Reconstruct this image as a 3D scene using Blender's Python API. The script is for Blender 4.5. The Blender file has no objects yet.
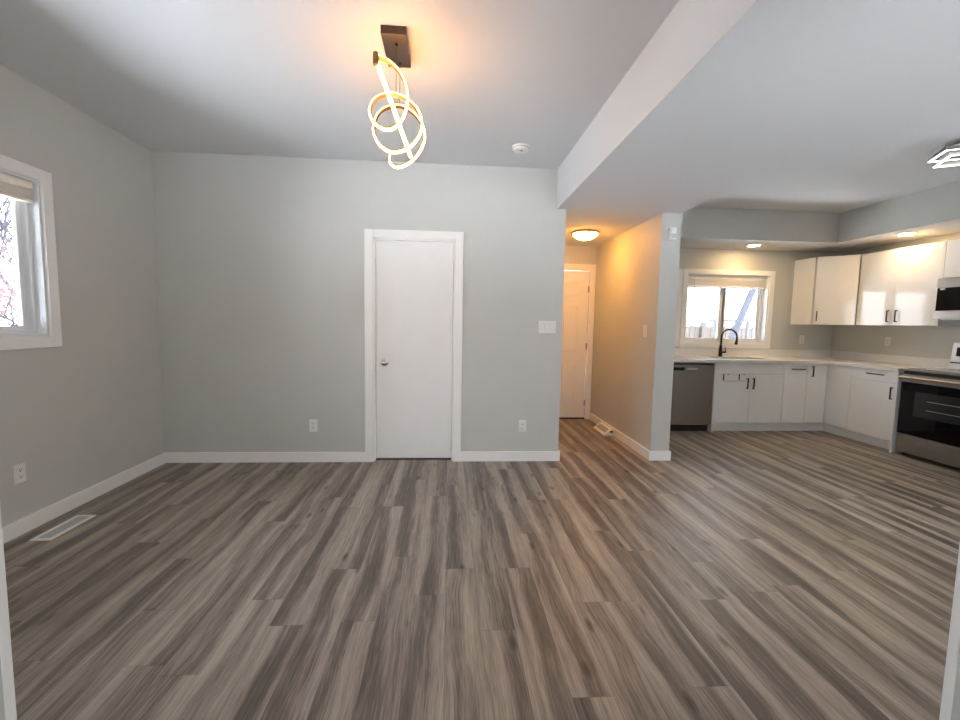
import bpy, bmesh, math, random
from mathutils import Vector, Matrix

random.seed(7)
scene = bpy.context.scene
COL = scene.collection

# ------------------------------------------------------------------ camera, world, exposure
cam_data = bpy.data.cameras.new('camera')
cam = bpy.data.objects.new('camera', cam_data)
COL.objects.link(cam)
cam_data.sensor_width = 36.0
cam_data.lens = 16.5
cam_data.clip_start = 0.05
cam_r = Vector((0.99732688, -0.07077278, 0.01817428))
cam_u = Vector((-0.01196832, 0.08714523, 0.99612372))
cam_f = Vector((0.07208225, 0.99367848, -0.08606525))
M = Matrix.Identity(4)
for i in range(3):
    M[i][0], M[i][1], M[i][2] = cam_r[i], cam_u[i], -cam_f[i]
M.translation = Vector((0, 0, 1.3287))
cam.matrix_world = M
scene.camera = cam

world = bpy.data.worlds.new('overcast_sky')
scene.world = world
world.use_nodes = True
wn = world.node_tree.nodes
wl = world.node_tree.links
wn.clear()
wo = wn.new('ShaderNodeOutputWorld')
bg = wn.new('ShaderNodeBackground')
tc = wn.new('ShaderNodeTexCoord')
sx = wn.new('ShaderNodeSeparateXYZ')
rp = wn.new('ShaderNodeValToRGB')
rp.color_ramp.elements[0].position = 0.0
rp.color_ramp.elements[0].color = (0.98, 0.98, 1.0, 1)
rp.color_ramp.elements[1].position = 0.7
rp.color_ramp.elements[1].color = (0.78, 0.88, 1.0, 1)
wl.new(tc.outputs['Generated'], sx.inputs[0])
wl.new(sx.outputs['Z'], rp.inputs[0])
wl.new(rp.outputs[0], bg.inputs['Color'])
bg.inputs['Strength'].default_value = 4.2
wl.new(bg.outputs[0], wo.inputs['Surface'])

scene.view_settings.view_transform = 'Standard'
scene.view_settings.look = 'None'
scene.view_settings.gamma = 1.0
scene.view_settings.use_curve_mapping = False
scene.view_settings.exposure = 0.73
scene.cycles.use_denoising = True
scene.cycles.max_bounces = 12
scene.cycles.diffuse_bounces = 8
scene.cycles.sample_clamp_indirect = 20.0
scene.cycles.caustics_reflective = False
scene.cycles.caustics_refractive = False


def portal(name, loc, w, h, direction):
    l = bpy.data.lights.new(name, 'AREA')
    l.shape = 'RECTANGLE'
    l.size, l.size_y = w, h
    l.cycles.is_portal = True
    o = bpy.data.objects.new(name, l)
    COL.objects.link(o)
    o.location = loc
    o.rotation_euler = Vector(direction).to_track_quat('-Z', 'Y').to_euler()
    return o


portal('side_window_portal', (-2.74, 2.14, 1.67), 1.8, 1.0, (1, 0, 0))
portal('kitchen_window_portal', (3.835, 6.05, 1.565), 1.25, 1.0, (0, -1, 0))
portal('added_entry_window_portal', (0.1, -1.75, 1.5), 1.35, 1.25, (0, 1, 0))
portal('added_right_window_portal', (5.66, 1.625, 1.375), 1.8, 1.3, (-1, 0, 0))
portal('added_front_window_portal.001', (-1.4, 0.25, 1.425), 1.05, 1.1, (0, 1, 0))
portal('added_front_window_portal', (1.725, 0.25, 1.4), 1.0, 1.25, (0, 1, 0))

sun_data = bpy.data.lights.new('sun', 'SUN')
sun_data.energy = 27.0
sun_data.angle = math.radians(1.5)
sun_data.color = (0.90, 0.95, 1.0)
sun = bpy.data.objects.new('sun', sun_data)
COL.objects.link(sun)
sun.location = (5, -1, 14)
sun.rotation_euler = Vector((-0.25, 0.10, -0.96)).to_track_quat('-Z', 'Y').to_euler()   # high sun over the roof, lighting the snow around the house

# ------------------------------------------------------------------ dimensions
XL, XR = -2.565, 5.44          # left wall, kitchen right wall
YF, YB, YK = 0.42, 4.11, 5.87  # front wall, back wall of the room, kitchen wall
YH = 5.96                      # end of the hall
ZC, ZL = 2.74, 2.38            # ceiling, lowered ceiling
XH0, XH1, XP = 1.073, 1.995, 2.185   # hall left side, hall right side, kitchen side of the partition


# ------------------------------------------------------------------ materials
def mat(name, color, rough=0.5, metal=0.0, coat=0.0, noise=0.0, noise_scale=8.0, bump=0.0, bump_scale=300.0,
        stretch=None, spec=0.5, emit=None, emit_strength=0.0):
    m = bpy.data.materials.new(name)
    m.use_nodes = True
    nt = m.node_tree
    b = nt.nodes['Principled BSDF']
    b.inputs['Base Color'].default_value = (*color, 1)
    b.inputs['Roughness'].default_value = rough
    b.inputs['Metallic'].default_value = metal
    b.inputs['Specular IOR Level'].default_value = spec
    b.inputs['Coat Weight'].default_value = coat
    b.inputs['Coat Roughness'].default_value = 0.06
    if emit:
        b.inputs['Emission Color'].default_value = (*emit, 1)
        b.inputs['Emission Strength'].default_value = emit_strength
    if noise or bump:
        t = nt.nodes.new('ShaderNodeTexCoord')
        mp = nt.nodes.new('ShaderNodeMapping')
        if stretch:
            mp.inputs['Scale'].default_value = stretch
        nt.links.new(t.outputs['Object'], mp.inputs[0])
    if noise:
        n = nt.nodes.new('ShaderNodeTexNoise')
        n.inputs['Scale'].default_value = noise_scale
        n.inputs['Detail'].default_value = 4
        nt.links.new(mp.outputs[0], n.inputs['Vector'])
        r = nt.nodes.new('ShaderNodeValToRGB')
        r.color_ramp.elements[0].position = 0.3
        r.color_ramp.elements[1].position = 0.7
        r.color_ramp.elements[0].color = (*[max(0, c * (1 - noise)) for c in color], 1)
        r.color_ramp.elements[1].color = (*[min(1, c * (1 + noise)) for c in color], 1)
        nt.links.new(n.outputs['Fac'], r.inputs[0])
        nt.links.new(r.outputs[0], b.inputs['Base Color'])
    if bump:
        n2 = nt.nodes.new('ShaderNodeTexNoise')
        n2.inputs['Scale'].default_value = bump_scale
        n2.inputs['Detail'].default_value = 3
        nt.links.new(mp.outputs[0], n2.inputs['Vector'])
        bp = nt.nodes.new('ShaderNodeBump')
        bp.inputs['Strength'].default_value = bump
        bp.inputs['Distance'].default_value = 0.002
        nt.links.new(n2.outputs['Fac'], bp.inputs['Height'])
        nt.links.new(bp.outputs[0], b.inputs['Normal'])
    return m


def glass_mat(name, tint=(1, 1, 1)):
    m = bpy.data.materials.new(name)
    m.use_nodes = True
    nt = m.node_tree
    nt.nodes.clear()
    o = nt.nodes.new('ShaderNodeOutputMaterial')
    t = nt.nodes.new('ShaderNodeBsdfTransparent')
    t.inputs[0].default_value = (*tint, 1)
    g = nt.nodes.new('ShaderNodeBsdfGlossy')
    g.inputs['Roughness'].default_value = 0.02
    fr = nt.nodes.new('ShaderNodeFresnel')
    fr.inputs[0].default_value = 1.3
    mx = nt.nodes.new('ShaderNodeMixShader')
    nt.links.new(fr.outputs[0], mx.inputs[0])
    nt.links.new(t.outputs[0], mx.inputs[1])
    nt.links.new(g.outputs[0], mx.inputs[2])
    nt.links.new(mx.outputs[0], o.inputs[0])
    return m


def emit_mat(name, color, strength):
    return mat(name, (0.8, 0.8, 0.8), 0.5, emit=color, emit_strength=strength)


WALL = mat('grey_wall_paint', (0.572, 0.578, 0.548), 0.55, noise=0.015, noise_scale=2.5, bump=0.15, bump_scale=260)
CEIL = mat('white_ceiling_paint', (0.68, 0.69, 0.70), 0.8, bump=0.2, bump_scale=220)
TRIM = mat('white_trim_paint', (0.88, 0.88, 0.86), 0.32, noise=0.01)
DOOR = mat('white_door_paint', (0.87, 0.87, 0.85), 0.4, noise=0.01, bump=0.05)
VINYL = mat('white_window_vinyl', (0.8, 0.82, 0.84), 0.3, noise=0.01)
PLASTIC = mat('white_plastic', (0.82, 0.82, 0.80), 0.35, noise=0.01)
PLASTIC_GREY = mat('shaded_slot_plastic', (0.35, 0.35, 0.34), 0.5, noise=0.02)
PLASTIC_LINE = mat('plate_seam_plastic', (0.55, 0.55, 0.54), 0.5, noise=0.02)
SLOT = mat('dark_slot', (0.03, 0.03, 0.03), 0.6, noise=0.1)
CREAM = mat('cream_blind_slats', (0.84, 0.79, 0.70), 0.4, noise=0.03)
GLOSS = mat('gloss_white_cabinet', (0.87, 0.87, 0.86), 0.07, coat=0.5, noise=0.008)
CARCASS = mat('cabinet_carcass', (0.6, 0.59, 0.57), 0.5, noise=0.02)
KICK = mat('white_toe_kick', (0.82, 0.82, 0.81), 0.35, noise=0.01)
QUARTZ = mat('white_quartz', (0.80, 0.785, 0.76), 0.18, noise=0.015, noise_scale=40)
BLACKMETAL = mat('black_pull_metal', (0.025, 0.024, 0.025), 0.35, 0.6, noise=0.05)
BRONZE = mat('dark_bronze', (0.03, 0.025, 0.024), 0.3, 0.7, noise=0.05)
STEEL = mat('brushed_stainless', (0.40, 0.36, 0.33), 0.26, 1.0, noise=0.05, noise_scale=6, stretch=(1, 1, 60))
STEELH = mat('brushed_stainless_range', (0.42, 0.405, 0.39), 0.3, 1.0, noise=0.05, noise_scale=6, stretch=(1, 1, 60))
NICKEL = mat('satin_nickel', (0.55, 0.51, 0.46), 0.25, 1.0, noise=0.03)
BLACKGLASS = mat('black_glass', (0.006, 0.006, 0.008), 0.05, 0.0, spec=0.3, noise=0.05)
OVENGLASS = mat('smoked_oven_glass', (0.03, 0.03, 0.034), 0.08, 0.0, spec=0.4, noise=0.1)
BLACKPLASTIC = mat('black_plastic', (0.02, 0.02, 0.02), 0.45, noise=0.05)
GOLD = mat('bronze_gold_profile', (0.2, 0.125, 0.055), 0.45, 0.6, noise=0.04)
CANOPY = mat('dark_brown_canopy', (0.075, 0.06, 0.05), 0.3, 0.7, noise=0.05)
GREYPAINT = mat('grey_metal', (0.5, 0.5, 0.5), 0.35, 0.5, noise=0.03)
WOODY = mat('beige_towel_bar', (0.66, 0.56, 0.5), 0.45, noise=0.05)
LED = emit_mat('pendant_led', (1.0, 0.43, 0.085), 27.0)
DOME = emit_mat('hall_dome_glow', (1.0, 0.41, 0.065), 38.0)
CANLED = emit_mat('downlight_lens', (1.0, 0.64, 0.29), 100.0)
COOLLED = emit_mat('cool_led', (1.0, 0.97, 0.95), 7.0)
GLASS = glass_mat('window_glass')
SNOW = mat('snow', (0.85, 0.87, 0.9), 0.8, noise=0.03, bump=0.4, bump_scale=4)
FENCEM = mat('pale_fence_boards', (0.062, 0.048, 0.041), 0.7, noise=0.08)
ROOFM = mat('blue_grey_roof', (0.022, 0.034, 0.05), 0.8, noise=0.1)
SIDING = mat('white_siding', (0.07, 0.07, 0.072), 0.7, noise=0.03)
BARK = mat('frosty_bark', (0.03, 0.033, 0.046), 0.85, noise=0.3, noise_scale=12, bump=0.4, bump_scale=30)
BARK2 = mat('grey_violet_branches', (0.045, 0.042, 0.058), 0.85, noise=0.25, noise_scale=20)
BERRY = mat('red_berries', (0.2, 0.05, 0.055), 0.6, noise=0.2)
WIREM = mat('wire_rubber', (0.08, 0.08, 0.09), 0.6, noise=0.05)


def floor_material():
    m = bpy.data.materials.new('grey_brown_oak_planks')
    m.use_nodes = True
    nt = m.node_tree
    N, L = nt.nodes, nt.links
    b = N['Principled BSDF']

    def math_(op, a, c=None, v=None):
        n = N.new('ShaderNodeMath')
        n.operation = op
        if isinstance(a, (int, float)):
            n.inputs[0].default_value = a
        else:
            L.new(a, n.inputs[0])
        if c is not None:
            if isinstance(c, (int, float)):
                n.inputs[1].default_value = c
            else:
                L.new(c, n.inputs[1])
        return n.outputs[0]

    def combine(x, y, z):
        n = N.new('ShaderNodeCombineXYZ')
        for k, s in enumerate((x, y, z)):
            if isinstance(s, (int, float)):
                n.inputs[k].default_value = s
            else:
                L.new(s, n.inputs[k])
        return n.outputs[0]

    def white(vec):
        n = N.new('ShaderNodeTexWhiteNoise')
        n.noise_dimensions = '3D'
        L.new(vec, n.inputs['Vector'])
        return n.outputs['Value']

    def noise(vec, detail=3, rough=0.5, dist=0.0):
        n = N.new('ShaderNodeTexNoise')
        n.inputs['Scale'].default_value = 1.0
        n.inputs['Detail'].default_value = detail
        n.inputs['Roughness'].default_value = rough
        n.inputs['Distortion'].default_value = dist
        L.new(vec, n.inputs['Vector'])
        return n.outputs['Fac']

    tcn = N.new('ShaderNodeTexCoord')
    sp = N.new('ShaderNodeSeparateXYZ')
    L.new(tcn.outputs['Object'], sp.inputs[0])
    x, y = sp.outputs['X'], sp.outputs['Y']
    W, LEN = 0.152, 1.22
    xr = math_('DIVIDE', x, W)
    row = math_('FLOOR', xr)
    fx = math_('FRACT', xr)
    off = white(combine(row, 3.3, 1.7))
    yr = math_('ADD', math_('DIVIDE', y, LEN), math_('MULTIPLY', off, 7.0))
    pl = math_('FLOOR', yr)
    fy = math_('FRACT', yr)
    r1 = white(combine(row, pl, 0.5))
    r2 = white(combine(row, pl, 9.5))
    # one darker heart streak wandering along each plank, pale sapwood beside it
    wob = noise(combine(math_('MULTIPLY', r1, 70.0), math_('ADD', math_('MULTIPLY', y, 1.1), math_('MULTIPLY', r2, 40.0)), 0.0), 2.0, 0.5)
    wid = noise(combine(math_('MULTIPLY', r2, 55.0), math_('ADD', math_('MULTIPLY', y, 0.9), math_('MULTIPLY', r1, 40.0)), 5.0), 2.0, 0.5)
    cen = math_('ADD', math_('MULTIPLY', r2, 0.7), math_('ADD', 0.15, math_('MULTIPLY', math_('SUBTRACT', wob, 0.5), 1.1)))
    dist = math_('ABSOLUTE', math_('SUBTRACT', fx, cen))
    hw = math_('ADD', 0.10, math_('MULTIPLY', wid, 0.36))
    hr = N.new('ShaderNodeMapRange')
    hr.interpolation_type = 'SMOOTHSTEP'
    hr.inputs['From Min'].default_value = 0.55
    hr.inputs['From Max'].default_value = 1.45
    hr.inputs['To Min'].default_value = 1.0
    hr.inputs['To Max'].default_value = 0.0
    L.new(math_('DIVIDE', dist, hw), hr.inputs['Value'])
    heart = hr.outputs[0]
    vx = math_('ADD', math_('MULTIPLY', x, 14.0), math_('MULTIPLY', r1, 60.0))
    vy = math_('ADD', math_('MULTIPLY', y, 0.6), math_('MULTIPLY', r2, 40.0))
    band = noise(combine(vx, vy, 0.0), 2.5, 0.5, 0.4)
    # finer grain, opening into arches along the heart
    gx = math_('ADD', math_('MULTIPLY', dist, 17.0), math_('MULTIPLY', r2, 90.0))
    gy = math_('ADD', math_('MULTIPLY', y, 1.8), math_('MULTIPLY', r1, 50.0))
    grain = noise(combine(gx, gy, 0.0), 5, 0.65, 0.6)
    fine = noise(combine(math_('MULTIPLY', x, 200.0), math_('MULTIPLY', y, 9.0), 2.0), 2, 0.5)
    # blotches and knots
    kx = math_('ADD', math_('MULTIPLY', x, 7.0), math_('MULTIPLY', r1, 30.0))
    ky = math_('ADD', math_('MULTIPLY', y, 2.4), math_('MULTIPLY', r2, 30.0))
    vor = N.new('ShaderNodeTexVoronoi')
    vor.inputs['Scale'].default_value = 1.0
    L.new(combine(kx, ky, 0.0), vor.inputs['Vector'])
    knot = N.new('ShaderNodeMapRange')
    knot.inputs['From Min'].default_value = 0.02
    knot.inputs['From Max'].default_value = 0.14
    knot.inputs['To Min'].default_value = 0.4
    knot.inputs['To Max'].default_value = 0.0
    L.new(vor.outputs['Distance'], knot.inputs['Value'])
    blot = noise(combine(math_('MULTIPLY', kx, 1.3), math_('MULTIPLY', ky, 0.9), 4.0), 3, 0.6, 0.8)
    v = math_('SUBTRACT', 0.69, math_('MULTIPLY', heart, 0.27))
    v = math_('ADD', v, math_('MULTIPLY', math_('SUBTRACT', band, 0.5), 1.1))
    v = math_('ADD', v, math_('MULTIPLY', math_('SUBTRACT', grain, 0.5), 0.75))
    v = math_('ADD', v, math_('MULTIPLY', math_('SUBTRACT', fine, 0.5), 0.5))
    v = math_('ADD', v, math_('MULTIPLY', math_('SUBTRACT', blot, 0.5), 0.3))
    v = math_('ADD', v, math_('MULTIPLY', math_('SUBTRACT', r1, 0.5), 0.08))
    v = math_('SUBTRACT', v, knot.outputs[0])
    ramp = N.new('ShaderNodeValToRGB')
    cr = ramp.color_ramp
    cr.elements[0].position = 0.05
    cr.elements[0].color = (0.064, 0.055, 0.047, 1)
    cr.elements[1].position = 0.95
    cr.elements[1].color = (0.48, 0.415, 0.345, 1)
    e = cr.elements.new(0.38)
    e.color = (0.155, 0.128, 0.106, 1)
    e = cr.elements.new(0.62)
    e.color = (0.30, 0.255, 0.212, 1)
    L.new(v, ramp.inputs[0])
    # hairline joints between planks
    ex = math_('MULTIPLY', math_('MINIMUM', fx, math_('SUBTRACT', 1.0, fx)), W)
    ey = math_('MULTIPLY', math_('MINIMUM', fy, math_('SUBTRACT', 1.0, fy)), LEN)
    edge = math_('MINIMUM', ex, ey)
    em = N.new('ShaderNodeMapRange')
    em.inputs['From Min'].default_value = 0.0006
    em.inputs['From Max'].default_value = 0.0022
    em.inputs['To Min'].default_value = 0.72
    em.inputs['To Max'].default_value = 1.0
    L.new(edge, em.inputs['Value'])
    mul = N.new('ShaderNodeMix')
    mul.data_type = 'RGBA'
    mul.blend_type = 'MULTIPLY'
    mul.inputs['Factor'].default_value = 1.0
    L.new(ramp.outputs[0], mul.inputs['A'])
    L.new(em.outputs[0], mul.inputs['B'])
    L.new(mul.outputs['Result'], b.inputs['Base Color'])
    b.inputs['Roughness'].default_value = 0.42
    b.inputs['Specular IOR Level'].default_value = 0.45
    bp = N.new('ShaderNodeBump')
    bp.inputs['Strength'].default_value = 0.12
    bp.inputs['Distance'].default_value = 0.002
    L.new(math_('ADD', grain, em.outputs[0]), bp.inputs['Height'])
    L.new(bp.outputs[0], b.inputs['Normal'])
    return m


FLOOR = floor_material()


# ------------------------------------------------------------------ mesh helpers
class MB:
    def __init__(self):
        self.bm = bmesh.new()

    def box(self, x0, x1, y0, y1, z0, z1):
        x0, x1 = min(x0, x1), max(x0, x1)
        y0, y1 = min(y0, y1), max(y0, y1)
        z0, z1 = min(z0, z1), max(z0, z1)
        v = [self.bm.verts.new(p) for p in ((x0, y0, z0), (x1, y0, z0), (x1, y1, z0), (x0, y1, z0),
                                            (x0, y0, z1), (x1, y0, z1), (x1, y1, z1), (x0, y1, z1))]
        for f in ((3, 2, 1, 0), (4, 5, 6, 7), (0, 1, 5, 4), (1, 2, 6, 5), (2, 3, 7, 6), (3, 0, 4, 7)):
            self.bm.faces.new([v[i] for i in f])
        return self

    def obox(self, c, sx, sy, sz, rot):
        """box of size sx, sy, sz about point c turned by the matrix rot"""
        n0 = len(self.bm.verts)
        self.box(-sx / 2, sx / 2, -sy / 2, sy / 2, -sz / 2, sz / 2)
        self.bm.verts.ensure_lookup_table()
        for v in self.bm.verts[n0:]:
            v.co = rot @ v.co + Vector(c)
        return self

    def lathe(self, profile, c=(0, 0, 0), axis='Z', seg=32):
        rings = []
        for r, h in profile:
            ring = []
            for k in range(seg):
                a = 2 * math.pi * k / seg
                p = {'Z': (r * math.cos(a), r * math.sin(a), h),
                     'Y': (r * math.cos(a), h, -r * math.sin(a)),
                     'X': (h, r * math.cos(a), r * math.sin(a))}[axis]
                ring.append(self.bm.verts.new((p[0] + c[0], p[1] + c[1], p[2] + c[2])))
            rings.append(ring)
        for a, b in zip(rings, rings[1:]):
            for k in range(seg):
                self.bm.faces.new((a[k], a[(k + 1) % seg], b[(k + 1) % seg], b[k]))
        self.bm.faces.new(list(reversed(rings[0])))
        self.bm.faces.new(rings[-1])
        return self

    def tube(self, pts, radius, seg=10):
        pts = [Vector(p) for p in pts]
        rad = radius if isinstance(radius, (list, tuple)) else [radius] * len(pts)
        rings = []
        ref = None
        for i, p in enumerate(pts):
            t = (pts[min(i + 1, len(pts) - 1)] - pts[max(i - 1, 0)]).normalized()
            if ref is None:
                ref = Vector((0, 0, 1)) if abs(t.z) < 0.9 else Vector((1, 0, 0))
            u = (ref - t * ref.dot(t)).normalized()
            w = t.cross(u)
            ref = u
            rings.append([self.bm.verts.new(p + (u * math.cos(2 * math.pi * k / seg) + w * math.sin(2 * math.pi * k / seg)) * rad[i])
                          for k in range(seg)])
        for a, b in zip(rings, rings[1:]):
            for k in range(seg):
                self.bm.faces.new((a[k], a[(k + 1) % seg], b[(k + 1) % seg], b[k]))
        self.bm.faces.new(list(reversed(rings[0])))
        self.bm.faces.new(rings[-1])
        return self

    def prism(self, poly, axis, a, b):
        """polygon in the plane across `axis`, drawn out from a to b"""
        def P(p, h):
            return {'X': (h, p[0], p[1]), 'Y': (p[0], h, p[1]), 'Z': (p[0], p[1], h)}[axis]
        va = [self.bm.verts.new(P(p, a)) for p in poly]
        vb = [self.bm.verts.new(P(p, b)) for p in poly]
        n = len(poly)
        self.bm.faces.new(list(reversed(va)))
        self.bm.faces.new(vb)
        for k in range(n):
            self.bm.faces.new((va[k], va[(k + 1) % n], vb[(k + 1) % n], vb[k]))
        return self

    def build(self, name, material, parent=None, bevel=0.0, smooth=False):
        bmesh.ops.recalc_face_normals(self.bm, faces=self.bm.faces[:])
        me = bpy.data.meshes.new(name)
        self.bm.to_mesh(me)
        self.bm.free()
        me.materials.append(material)
        o = bpy.data.objects.new(name, me)
        COL.objects.link(o)
        if parent is not None:
            o.parent = parent
            # meshes are built in world space: keep them there under a parent that has a place of its own
            base = Vector(parent.location)
            q = parent.parent
            while q is not None:
                base += Vector(q.location)
                q = q.parent
            if parent.type == 'EMPTY' or base.length > 0:
                me.transform(Matrix.Translation(-base))
        if bevel:
            bv = o.modifiers.new('bevel', 'BEVEL')
            bv.width = bevel
            bv.segments = 2
            bv.limit_method = 'ANGLE'
        if smooth:
            for p in me.polygons:
                p.use_smooth = True
            try:
                md = o.modifiers.new('edges', 'EDGE_SPLIT')
                md.split_angle = math.radians(40)
            except Exception:
                pass
        return o


def bx(*a):
    return MB().box(*a)


def empty(name, loc):
    o = bpy.data.objects.new(name, None)
    o.empty_display_size = 0.05
    o.location = loc
    COL.objects.link(o)
    return o


def thing(name, label, cat, loc, group=None):
    o = empty(name, loc)
    return tag(o, label, cat, group)


def tag(o, label, cat, group=None):
    o['label'] = label
    o['category'] = cat
    if group:
        o['group'] = group
    return o


def structure(o):
    o['kind'] = 'structure'
    return o


def holed(mb, axis, d0, d1, u0, u1, v0, v1, holes):
    """wall slab across `axis` ('X' or 'Y') with rectangular openings (u range, z range)"""
    us = sorted({u0, u1, *[h[0] for h in holes], *[h[1] for h in holes]})
    vs = sorted({v0, v1, *[h[2] for h in holes], *[h[3] for h in holes]})
    for a, b in zip(us, us[1:]):
        for c, d in zip(vs, vs[1:]):
            if any(h[0] <= a and b <= h[1] and h[2] <= c and d <= h[3] for h in holes):
                continue
            if axis == 'X':
                mb.box(d0, d1, a, b, c, d)
            else:
                mb.box(a, b, d0, d1, c, d)
    return mb


# ------------------------------------------------------------------ the shell
LW = (1.25, 3.025, 1.19, 2.155)        # side window opening (Y, Y, Z, Z)
KW = (3.25, 4.425, 1.095, 2.035)      # kitchen window opening (X, X, Z, Z)
FW = (1.25, 2.2, 0.8, 2.0)             # front windows added behind the camera, unseen, to bring in daylight
FV = (-1.9, -0.9, 0.9, 1.95)
FP = (0.75, 2.5, 0.75, 2.0)            # window added in the right wall, unseen, to brighten the kitchen side
EN = (-0.418, 0.570, 0.0, 2.15)       # cased opening the camera stands in
D1 = (-0.69, 0.053, 0.0, 2.068)       # closet door opening
D2 = (1.10, 1.915, 0.0, 2.05)         # hall door opening

structure(bx(-2.8, 5.6, -1.7, 6.2, -0.12, 0.0).build('floor', FLOOR))
structure(holed(MB(), 'X', XL - 0.17, XL, 0.3, YB + 0.12, 0, ZC, [LW]).build('wall_left', WALL))
structure(holed(MB(), 'Y', YB, YB + 0.12, XL, XH0, 0, ZC, [D1]).build('wall_back', WALL))
structure(bx(XL, XH0 - 0.12, YB + 0.7, YB + 0.75, 0, ZC).build('wall_closet', WALL))
structure(bx(XH0 - 0.12, XH0, YB + 0.12, YH, 0, ZC).build('wall_hall_left', WALL))
structure(holed(MB(), 'Y', YH, YH + 0.15, XH0 - 0.12, XH1, 0, ZC, [D2]).build('wall_hall_end', WALL))
structure(bx(XH1, XP, YB, YH + 0.15, 0, ZL).build('wall_partition', WALL))
structure(holed(MB(), 'Y', YK, YK + 0.17, XP, XR, 0, ZC, [KW]).build('wall_kitchen', WALL))
structure(holed(MB(), 'X', XR, XR + 0.15, 0.3, YK + 0.17, 0, ZC, [FP]).build('wall_right', WALL))
structure(holed(MB(), 'Y', YF - 0.12, YF, XL, XR, 0, ZC, [FW, FV, EN]).build('wall_front', WALL))
structure(bx(-1.1, -1.0, -1.6, YF - 0.12, 0, ZC).build('wall_entry_left', WALL))  # entry enclosure out of view, added to cut sky light on the jambs
structure(bx(1.0, 1.1, -1.6, YF - 0.12, 0, ZC).build('wall_entry_right', WALL))
EG = (-0.55, 0.75, 0.9, 2.1)  # unseen entry window, added so the jambs catch some daylight
structure(holed(MB(), 'Y', -1.7, -1.6, -1.1, 1.1, 0, ZC, [EG]).build('wall_entry_front', WALL))
structure(bx(-1.1, 1.1, -1.7, YF - 0.12, ZC, ZC + 0.12).build('ceiling_entry', CEIL))
structure(bx(XL - 0.17, XR + 0.15, 0.3, YH + 0.15, ZC, ZC + 0.12).build('ceiling', CEIL))
structure(bx(0.983, 2.167, YF, YB, ZL, ZC).build('ceiling_beam', CEIL))
structure(bx(XH0, XP, YB, YH, ZL, ZC).build('ceiling_hall', CEIL))
for name, a in (('ceiling_soffit_back', (2.167, XR, 5.20, YK, ZL, ZC)), ('ceiling_soffit_right', (4.77, XR, YF, 5.20, ZL, ZC))):
    o = structure(bx(*a).build(name, WALL))
    o.data.materials.append(CEIL)            # wall paint on the faces, ceiling paint underneath
    for p in o.data.polygons:
        if p.normal.z < -0.5:
            p.material_index = 1

BH, BT = 0.095, 0.016


def base(name, *a):
    structure(bx(*a).build(name, TRIM, bevel=0.003))


base('baseboard_left', XL, XL + BT, YF, YB, 0, BH)
base('baseboard_back', XL + BT, -0.767, YB - BT, YB, 0, BH)
base('baseboard_back.001', 0.122, XH0 + BT, YB - BT, YB, 0, BH)
base('baseboard_hall_left', XH0, XH0 + BT, YB, YH, 0, BH)
base('baseboard_partition', XH1 - BT, XP + BT, YB - BT, YB, 0, BH)
base('baseboard_hall_right', XH1 - BT, XH1, YB, YH - 0.02, 0, BH)
base('baseboard_partition_kitchen', XP, XP + BT, YB, 5.22, 0, BH)
base('baseboard_front', 0.65, XR, YF, YF + BT, 0, BH)
base('baseboard_right', XR - BT, XR, YF + BT, 3.5, 0, BH)

# cased opening around the camera
for k, (a, b) in enumerate(((EN[0] - 0.085, EN[0]), (EN[1], EN[1] + 0.085))):
    structure(bx(a, b, YF, YF + 0.012, 0, EN[3] + 0.085).build('trim_%d' % (k + 1), TRIM, bevel=0.002))
structure(bx(EN[0], EN[1], YF, YF + 0.012, EN[3], EN[3] + 0.085).build('trim_3', TRIM, bevel=0.002))


# ------------------------------------------------------------------ doors
def knob(parent, x, y, z):
    k = MB().lathe([(0.033, 0), (0.033, -0.006), (0.012, -0.01), (0.011, -0.03), (0.022, -0.036), (0.029, -0.05),
                    (0.027, -0.062), (0.016, -0.069), (0.002, -0.071)], (x, y, z), 'Y', 24)
    o = k.build('knob', NICKEL, parent, smooth=True)
    o['label'] = 'satin nickel round door knob'
    return o


d1 = structure(empty('door_1', (-0.318, YB, 0)))
mb = MB()                                     # casing proud of the wall
mb.box(D1[0] - 0.075, D1[0], YB - 0.02, YB, 0, D1[3] + 0.075)
mb.box(D1[1], D1[1] + 0.075, YB - 0.02, YB, 0, D1[3] + 0.075)
mb.box(D1[0], D1[1], YB - 0.02, YB, D1[3], D1[3] + 0.075)
mb.build('casing', TRIM, d1, bevel=0.003)
mb = MB()
mb.box(D1[0], D1[0] + 0.012, YB, YB + 0.12, 0, D1[3])
mb.box(D1[1] - 0.012, D1[1], YB, YB + 0.12, 0, D1[3])
mb.box(D1[0], D1[1], YB, YB + 0.12, D1[3] - 0.012, D1[3])
mb.box(D1[0] + 0.012, D1[1] - 0.012, YB + 0.065, YB + 0.075, D1[3] - 0.03, D1[3] - 0.012)
mb.build('jamb', TRIM, d1, bevel=0.001)
slab = bx(D1[0] + 0.015, D1[1] - 0.015, YB + 0.078, YB + 0.113, 0.007, D1[3] - 0.016).build('slab', DOOR, d1, bevel=0.002)
knob(d1, D1[0] + 0.095, YB + 0.078, 0.932)
mb = MB()
mb.box(D1[0] + 0.012, D1[1] - 0.012, YB + 0.05, YB + 0.12, 0.0, 0.003)
mb.build('threshold', BRONZE, d1)

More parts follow.
